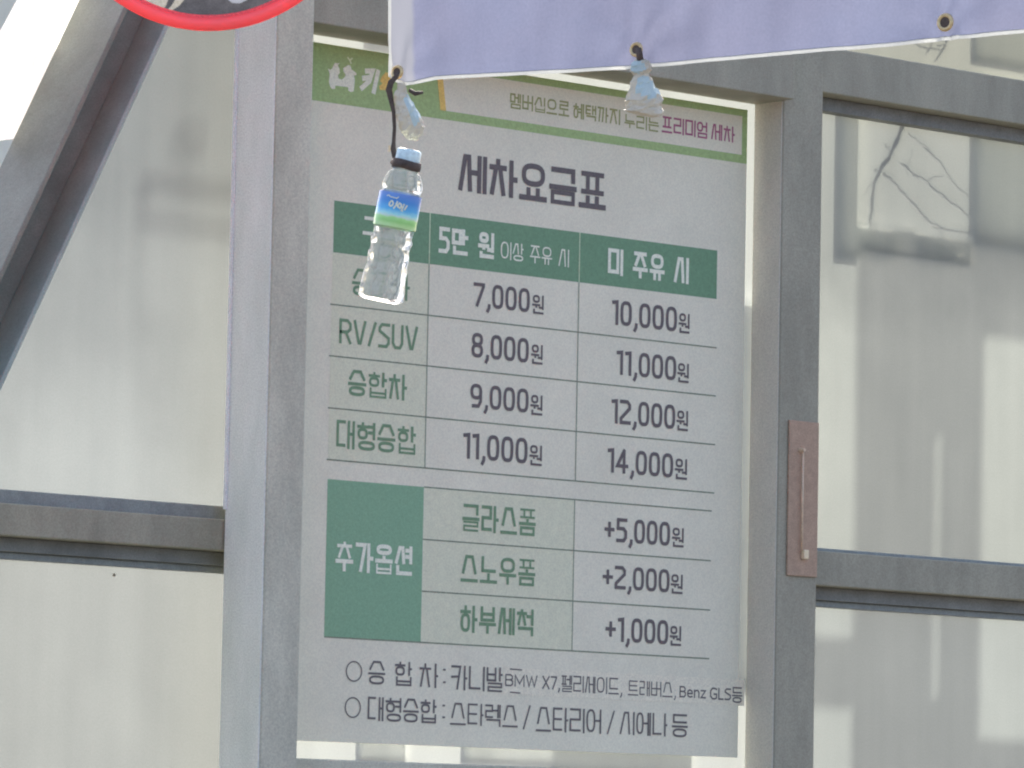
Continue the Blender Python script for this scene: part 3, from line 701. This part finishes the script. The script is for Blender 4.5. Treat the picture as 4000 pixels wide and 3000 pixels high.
def wav(u, v): return .006*math.sin(u*7+v*3)+.012*noise.noise((u*2.2, v*2.6, 3))+.006*noise.noise((u*8, v*5, 1))+.003*noise.noise((u*19, v*9, 5))
EYES = [onb(3698, 89), onb(2495, 196), onb(1559, 284)]
def bp(u, v, off=0):
    k = 0
    for eu, ev in EYES:
        r_ = math.hypot(u-eu, v-ev); k += .0035*math.cos(7*math.atan2(v-ev, u-eu))*min(1, r_/.015)*math.exp(-r_/.06)
    return P0 + bh_*u + Vector((0, 0, v)) + bnn*(wav(u, v)+k+off)
BN = thing('banner', 'plain lavender blue cloth banner with white hem hanging at the top', 'banner', tuple(bp((ul+ur)/2, 0)))
def sheet(mb, u0, u1, f0, f1, nu, nv, off):
    vs = []; fs = []
    for j in range(nv+1):
        for i in range(nu+1):
            u = u0+(u1-u0)*i/nu; v = f0(u)+(f1(u)-f0(u))*j/nv; vs.append(bp(u, v, off))
    for j in range(nv):
        for i in range(nu): a = j*(nu+1)+i; fs.append((a, a+1, a+nu+2, a+nu+1))
    mb.add(vs, fs)
uf = onb(1622, 150)[0]
M['cloth'] = translucent('lavender_cloth', (.068, .079, .118, 1), (.072, .082, .13, 1), 2.5, .07, .5, .03, (.076, .079, .110, 1), bump=.2, bscale=9, streak=.09)
M['hem'] = translucent('white_hem', (.16, .17, .165, 1), (.24, .24, .24, 1), 3, .03, .5, .03)
cn = M['cloth'].node_tree; n_, l_ = cn.nodes, cn.links
at_ = n_.new('ShaderNodeAttribute'); at_.attribute_name = 'across'
nz_ = n_.new('ShaderNodeTexNoise'); nz_.inputs['Scale'].default_value = 14; tc_ = n_.new('ShaderNodeTexCoord'); l_.new(tc_.outputs['Object'], nz_.inputs['Vector'])
ma1 = n_.new('ShaderNodeMath'); ma1.operation = 'MULTIPLY_ADD'; ma1.inputs[1].default_value = .012; l_.new(nz_.outputs[0], ma1.inputs[0]); l_.new(at_.outputs['Fac'], ma1.inputs[2])
mr1 = n_.new('ShaderNodeMapRange'); mr1.interpolation_type = 'SMOOTHSTEP'; mr1.inputs[1].default_value = uf+.001; mr1.inputs[2].default_value = uf+.012; l_.new(ma1.outputs[0], mr1.inputs[0])
for typ, pale in (('BSDF_TRANSLUCENT', (.105, .112, .130, 1)), ('BSDF_DIFFUSE', (.11, .117, .135, 1))):
    nd = [q for q in n_ if q.type == typ][0]; mxp = n_.new('ShaderNodeMix'); mxp.data_type = 'RGBA'; mxp.inputs[6].default_value = pale
    if nd.inputs[0].is_linked: l_.new(nd.inputs[0].links[0].from_socket, mxp.inputs[7])
    else: mxp.inputs[7].default_value = nd.inputs[0].default_value
    l_.new(mr1.outputs[0], mxp.inputs[0]); l_.new(mxp.outputs[2], nd.inputs[0])
b = MB(); sheet(b, ul+.003, ur, lambda u: zbot(u)+.0045, lambda u: HB, 200, 60, 0); co_ = b.build('cloth', M['cloth'], BN, True)
av = co_.data.attributes.new('across', 'FLOAT', 'POINT')
for i_ in range(len(co_.data.vertices)): av.data[i_].value = ul+.003+(ur-ul-.003)*(i_ % 201)/200
b = MB(); sheet(b, ul-.001, ur, lambda u: zbot(u)-.0005, lambda u: zbot(u)+.0052, 220, 1, .0005); b.build('hem', M['hem'], BN, True)
b = MB(); sheet(b, ul-.002, ul+.0035, lambda u: curve[0][1], lambda u: HB, 1, 48, .0005); b.build('hem', M['hem'], BN, True)
def eyelet(px, py, r_):
    u, v = onb(px, py); c = bp(u, v, .003); b = MB(); n = 24; rings = []
    for rr, hh in ((r_, 0), (r_*.95, .002), (r_*.75, .003), (r_*.58, .0015)):
        rings.append([c+bnn*hh+(bh_*math.cos(2*math.pi*k/n)+Vector((0, 0, 1))*math.sin(2*math.pi*k/n))*rr for k in range(n)])
    b.loft(rings, False, False); ey = b.build('eyelet', M['brass'], BN, True)
    b = MB(); b.add([c+bnn*.0012+(bh_*math.cos(2*math.pi*k/n)+Vector((0, 0, 1))*math.sin(2*math.pi*k/n))*r_*.6 for k in range(n)], [tuple(range(n))])
    b.build('eyelet_hole', M['black'], ey)
eyelet(3698, 89, .0125); eyelet(2495, 196, .0105); eyelet(1559, 284, .0105)

# ------------------------------------------------------------------ hanging things
def pxd(px, py, d=BD-.03): return at(px, py, d)
def crumple(axis_px, rad_px, parent, depth, flat=.7, seed=0, blue=(), n=18, steps=4, amp=.20):
    """crumpled tape bundle: facets along a bent axis given in photo pixels at one distance"""
    rnd = random.Random(seed); s_ = depth/F; pts = [at(x, y, depth) for x, y in axis_px]; A = []; Rr = []
    for i in range(len(pts)-1):
        for k in range(steps):
            t = k/steps; t2 = t*t*(3-2*t); A.append(pts[i].lerp(pts[i+1], t)); Rr.append(rad_px[i]+(rad_px[i+1]-rad_px[i])*t2)
    A.append(pts[-1]); Rr.append(rad_px[-1]); rings = []; side = rgt.cross(fwd)
    for i, c in enumerate(A):
        t = (A[min(i+1, len(A)-1)]-A[max(i-1, 0)]).normalized(); a = (rgt-t*rgt.dot(t)).normalized(); bb = t.cross(a); ring = []
        for k in range(n):
            th = 2*math.pi*k/n
            w_ = 1+amp*(.8*noise.noise((math.cos(th)*2, math.sin(th)*2, i*.12+seed))+.5*noise.noise((math.cos(th)*5, math.sin(th)*5, i*.3+seed)))+rnd.uniform(-.5, .5)*amp*1.3
            ring.append(c+(a*math.cos(th)+bb*math.sin(th)*flat)*Rr[i]*s_*w_+t*rnd.uniform(-5, 5)*s_)
        rings.append(ring)
    mb = MB(); mb.loft(rings); o = mb.build('bundle', M['tape'], parent); o.data.materials.append(M['tape_blue'])
    for p in o.data.polygons:
        x, y = proj(p.center); nx = p.normal.dot(-fwd)
        if nx > 0 and any((x-bx)**2/rx**2+(y-by)**2/ry**2 < 1 for bx, by, rx, ry in blue): p.material_index = 1
    return o
M['tape'] = translucent('white_tape', (.10, .098, .085, 1), (.66, .60, .47, 1), 30, .2, .4, .05, bump=1, bscale=110)
M['tape_blue'] = translucent('pale_blue_tape', (.06, .085, .10, 1), (.52, .62, .60, 1), 40, .10, .3, .06, bump=.5, bscale=50)
ZA = BD-.02
W1 = thing('tape_weight', 'long lumpy white tape bundle tied at the lower left corner of the banner', 'weight', tuple(at(1580, 330, ZA)), 'tape weights tied to the banner')
ax1 = [(1566, 325), (1568, 350), (1566, 372), (1585, 430), (1608, 490), (1622, 530), (1626, 545)]; rd1 = [14, 19, 27, 42, 47, 34, 12]
crumple(ax1, rd1, W1, ZA, .75, 3, ((1600, 400, 18, 40), (1622, 440, 24, 50)))
def bdepth(px, py):
    d = ray(px, py); return (P0-CAM).dot(bnn)/d.dot(bnn)-.03
Z1 = ZA; ZA = bdepth(2500, 240)
W2 = thing('tape_weight', 'bell shaped white tape bundle tied under the middle eyelet of the banner', 'weight', tuple(at(2500, 240, ZA)), 'tape weights tied to the banner')
ax2 = [(2497, 228), (2500, 252), (2503, 275), (2505, 290), (2508, 330), (2516, 390), (2512, 440), (2510, 452)]; rd2 = [14, 38, 42, 27, 46, 74, 77, 42]
crumple(ax2, rd2, W2, ZA, .6, 8, ((2515, 335, 30, 38), (2552, 350, 24, 36), (2490, 262, 28, 26)))
b = MB(); b.tube([at(2495, 190, ZA), at(2498, 212, ZA-.004), at(2500, 236, ZA)], [.004, .0045, .005], 8); b.build('tie', M['black'], W2, True)
ZA = Z1
b = MB(); b.tube([at(1600, 352, ZA), at(1622, 366, ZA-.004), at(1652, 361, ZA)], [.003, .0035, .002], 8); b.build('tie', M['black'], W1, True)

# water bottle
BT = 7.27
top = at(1600, 584, BT); axd = (rgt*(-.193) - upv*.981).normalized(); LB = 604/F*BT; u_px = BT/F
sa = (rgt-axd*rgt.dot(axd)).normalized(); sb = axd.cross(sa)
WB = thing('water_bottle', 'clear plastic water bottle with blue cap hanging before the board', 'bottle', tuple(top))
def br_(t, r_, n=48, fn=None):
    c = top+axd*(LB*t); return [c+(sa*math.cos(2*math.pi*k/n)+sb*math.sin(2*math.pi*k/n))*(r_*u_px*(fn(t, 2*math.pi*k/n) if fn else 1)) for k in range(n)]
def interp(tab, t):
    for (a, b_), (c, d_) in zip(tab, tab[1:]):
        if t <= c: f = (t-a)/(c-a); f = f*f*(3-2*f); return b_+(d_-b_)*f
    return tab[-1][1]
prof = [(.075, 40), (.12, 44), (.14, 52), (.165, 66), (.20, 74), (.245, 79), (.275, 75), (.30, 81), (.33, 83), (.50, 83), (.53, 78), (.56, 75), (.60, 80), (.64, 76), (.70, 81), (.75, 78), (.81, 84), (.88, 85), (.94, 89), (.975, 88), (.992, 78), (1.0, 62)]
def dent(t, th):
    if t < .13 or .29 < t < .51: return 1
    k = 1.0 if t > .5 else .6
    fac = .016*math.cos(6*th+t*18)*math.sin(t*46)
    return 1 + k*(.050*noise.noise((math.cos(th)*2.1, math.sin(th)*2.1, t*11)) + fac + .032*noise.noise((math.cos(th)*5, math.sin(th)*5, t*34)))
b = MB(); b.loft([br_(.075+.925*i/110, interp(prof, .075+.925*i/110), 64, dent) for i in range(111)])
gm = bpy.data.materials.new('water_in_plastic'); gm.use_nodes = True; gb = gm.node_tree.nodes['Principled BSDF']
gb.inputs['Transmission Weight'].default_value = 1; gb.inputs['IOR'].default_value = 1.24; gb.inputs['Roughness'].default_value = .06; gb.inputs['Base Color'].default_value = (.97, .985, .98, 1)
gn, gl_ = gm.node_tree.nodes, gm.node_tree.links
gb.inputs['IOR'].default_value = 1.22; gb.inputs['Roughness'].default_value = .045
tp = gn.new('ShaderNodeBsdfTransparent'); tp.inputs[0].default_value = (.9, .92, .92, 1)
dfw = gn.new('ShaderNodeBsdfDiffuse'); dfw.inputs[0].default_value = (.62, .66, .58, 1)
m1 = gn.new('ShaderNodeMixShader'); m1.inputs[0].default_value = .30; gl_.new(gb.outputs[0], m1.inputs[1]); gl_.new(tp.outputs[0], m1.inputs[2])
m2 = gn.new('ShaderNodeMixShader'); m2.inputs[0].default_value = .20; gl_.new(m1.outputs[0], m2.inputs[1]); gl_.new(dfw.outputs[0], m2.inputs[2])
gl_.new(m2.outputs[0], gn['Material Output'].inputs[0])
b.build('bottle_body', gm, WB, True)
b = MB(); n_ = 60
ridg = lambda t, th: 1+.012*math.cos(th*30)
b.loft([br_(t, r_, n_, ridg if .01 < t < .08 else None) for t, r_ in ((0, 40), (.004, 46), (.015, 48), (.075, 48.5), (.083, 47), (.084, 41))]); b.build('bottle_cap', M['cap'], WB, True)
# label
lm = bpy.data.materials.new('label_print'); lm.use_nodes = True; nn = lm.node_tree.nodes; ll = lm.node_tree.links; lb = nn['Principled BSDF']
tc = nn.new('ShaderNodeTexCoord'); sx_ = nn.new('ShaderNodeSeparateXYZ'); ll.new(tc.outputs['UV'], sx_.inputs[0])
nz = nn.new('ShaderNodeTexNoise'); nz.inputs['Scale'].default_value = 9; nz.inputs['Detail'].default_value = 5; ll.new(tc.outputs['UV'], nz.inputs['Vector'])
mad = nn.new('ShaderNodeMath'); mad.operation = 'MULTIPLY_ADD'; mad.inputs[1].default_value = .12; ll.new(nz.outputs[0], mad.inputs[0]); ll.new(sx_.outputs[1], mad.inputs[2])
cr = nn.new('ShaderNodeValToRGB'); ll.new(mad.outputs[0], cr.inputs[0])
els = [(0.0, C(84, 112, 190)), (.30, C(52, 110, 190)), (.54, C(66, 140, 208)), (.68, C(120, 184, 220)), (.74, C(150, 196, 190)), (.79, C(126, 176, 130)), (.90, C(112, 166, 112)), (1.0, C(140, 176, 140))]
while len(cr.color_ramp.elements) < len(els): cr.color_ramp.elements.new(.5)
for e_, (p_, c_) in zip(cr.color_ramp.elements, els): e_.position = p_; e_.color = c_
ll.new(cr.outputs[0], lb.inputs['Base Color']); lb.inputs['Roughness'].default_value = .22; lb.inputs['Specular IOR Level'].default_value = .6
lt0, lt1, nl, nk = .295, .515, 14, 64
def lab_r(t, th): return 83.8+1.2*noise.noise((math.cos(th)*3, math.sin(th)*3, t*20))
def lab_p(t, th, off=0): 
    c = top+axd*(LB*t); r_ = lab_r(t, th)*u_px+off; return c+(sa*math.cos(th)+sb*math.sin(th))*r_
me = bpy.data.meshes.new('label'); vs = []; fs = []
for i in range(nl+1):
    for k in range(nk+1): vs.append(lab_p(lt0+(lt1-lt0)*i/nl, 2*math.pi*k/nk, .0004))
for i in range(nl):
    for k in range(nk): a = i*(nk+1)+k; fs.append((a, a+1, a+nk+2, a+nk+1))
me.from_pydata([tuple(v) for v in vs], [], fs); uv = me.uv_layers.new(name='UVMap')
for lp in me.loops:
    i, k = divmod(lp.vertex_index, nk+1); uv.data[lp.index].uv = (k/nk*3, i/nl)
me.materials.append(lm)
for p_ in me.polygons: p_.use_smooth = True
lo_ = bpy.data.objects.new('label', me); COL.objects.link(lo_); lo_.parent = WB; lo_.matrix_parent_inverse = Matrix.Translation(-WB.location)
# label lettering: strokes in (x across, y down) of the label's visible face
face = math.atan2((-fwd).dot(sb), (-fwd).dot(sa))
def lab_xy(x, y):                                              # x in -1..1 across the seen half, y 0..1 down
    th = face + math.asin(max(-.98, min(.98, x)))*(1 if (sa*math.cos(face+.2)+sb*math.sin(face+.2)).dot(rgt) > 0 else -1)
    return lab_p(lt0+(lt1-lt0)*y, th, .0009)
lx = lambda a, b_: ((a-250-(1480-250)/2+0)/(1230/2), 0)
def lz(px, py):                                                # close look of the label (1810 px wide) to label coordinates
    X_, Y_ = 1440+px*.1326, 720+py*.1326
    d_ = Vector((X_-1600, Y_-584)); a2 = Vector((-.193, .981)); c2_ = Vector((.981, .193))
    t = d_.dot(a2)/604; return (d_.dot(c2_)/84, (t-lt0)/(lt1-lt0))
ltr = [[(690, 510), (640, 560), (625, 620), (660, 660), (720, 640), (745, 570), (720, 515), (690, 510)], [(860, 540), (830, 620), (760, 720)], [(830, 600), (880, 690)],
       [(930, 580), (890, 620), (890, 690), (930, 730), (970, 690), (975, 620), (930, 580)], [(1050, 620), (1010, 720), (975, 790)], [(1130, 660), (1070, 760)], [(975, 790), (1000, 800)]]
sm = [[(570, 350), (620, 335), (650, 370)], [(660, 380), (700, 400)], [(720, 395), (760, 420)], [(780, 415), (830, 430)], [(840, 440), (890, 400)]]
def lab_strokes(lines, wd, nm):
    mb = MB(); st = []
    for ln in lines:
        q = []
        for (a, b_), (c, d_) in zip(ln, ln[1:]):
            for k in range(4): q.append((a+(c-a)*k/4, b_+(d_-b_)*k/4))
        q.append(ln[-1]); st.append((q, False))
    stroke_mesh(mb, st, wd, 0, lambda X, Z, Y: lab_xy(*lz(X, Z))); mb.build(nm, M['ink_white'], lo_)
lab_strokes(ltr, 46, 'lettering'); lab_strokes(sm, 26, 'lettering')

# black strap from the corner eyelet to the bottle neck
SP = thing('strap', 'black webbing strap tying the water bottle to the banner corner', 'strap', tuple(at(1559, 284, ZA)))
pts = [(1560, 282), (1548, 298), (1527, 322), (1519, 350), (1528, 392), (1538, 440), (1541, 500), (1538, 555), (1536, 580), (1543, 610), (1556, 632)]
rads = [4, 9, 12, 13, 10, 7.5, 7, 7.5, 11, 12, 10]
b = MB(); b.tube([at(x, y, ZA-.004) for x, y in pts], [r_*u_px for r_ in rads], 8, .35, wide=rgt); b.build('band', M['black'], SP, True)
b = MB(); nr = 48; rings = []
for k in range(nr+1):
    th = 2*math.pi*k/nr; c = top+axd*LB*(.103+.004*math.sin(th*2)); rd = (sa*math.cos(th)+sb*math.sin(th)); rr = 50*u_px
    rings.append([c+rd*(rr+ry)+axd*rz for ry, rz in ((-.001, -.0065), (.0025, -.006), (.003, 0), (.0025, .006), (-.001, .0065))])
b.loft(rings, False, False); b.build('loop', M['black'], SP, True)
b = MB(); b.tube([at(1528, 632, ZA-.01), at(1545, 640, ZA-.02), at(1575, 640, ZA-.035)], [9*u_px, 13*u_px, 9*u_px], 8, .5); b.build('knot', M['black'], SP, True)
b = MB(); b.box(0, .003, 0, .002, 0, .009); tg = b.build('strap_tip', M['keeper'], SP); 
pt = at(1519, 592, ZA-.004); 
for v_ in tg.data.vertices: v_.co = v_.co + pt

# ------------------------------------------------------------------ far building at the left edge
fb = at(-60, 400, 55)
FBD = thing('building', 'pale blue grey building far off behind the left roof sheet', 'building', (fb.x-4, fb.y, 0))
mw = mat('pale_render', (.85, .82, .66, 1), .8, .08, 2); mg = mat('window_glass', (.25, .32, .40, 1), .15, .05, 2, .5); mf = mat('window_frame_paint', (.75, .78, .8, 1), .5, .05, 5)
b = MB(); b.box(fb.x-12, fb.x+3, fb.y, fb.y+8, 0, 14); b.build('wall', mw, FBD)
b = MB(); b.box(fb.x-12.3, fb.x+3.3, fb.y-.3, fb.y+8.3, 14.002, 14.4); b.build('roof', mf, FBD)
for i in range(5):
    for j in range(4):
        x = fb.x-11+i*2.9; z = 1.2+j*3.1
        b = MB(); b.box(x, x+1.5, fb.y-.06, fb.y-.001, z, z+1.5); wn = b.build('window', mf, FBD)
        b = MB(); b.box(x+.12, x+1.38, fb.y-.075, fb.y-.061, z+.12, z+1.38); b.build('pane', mg, wn)
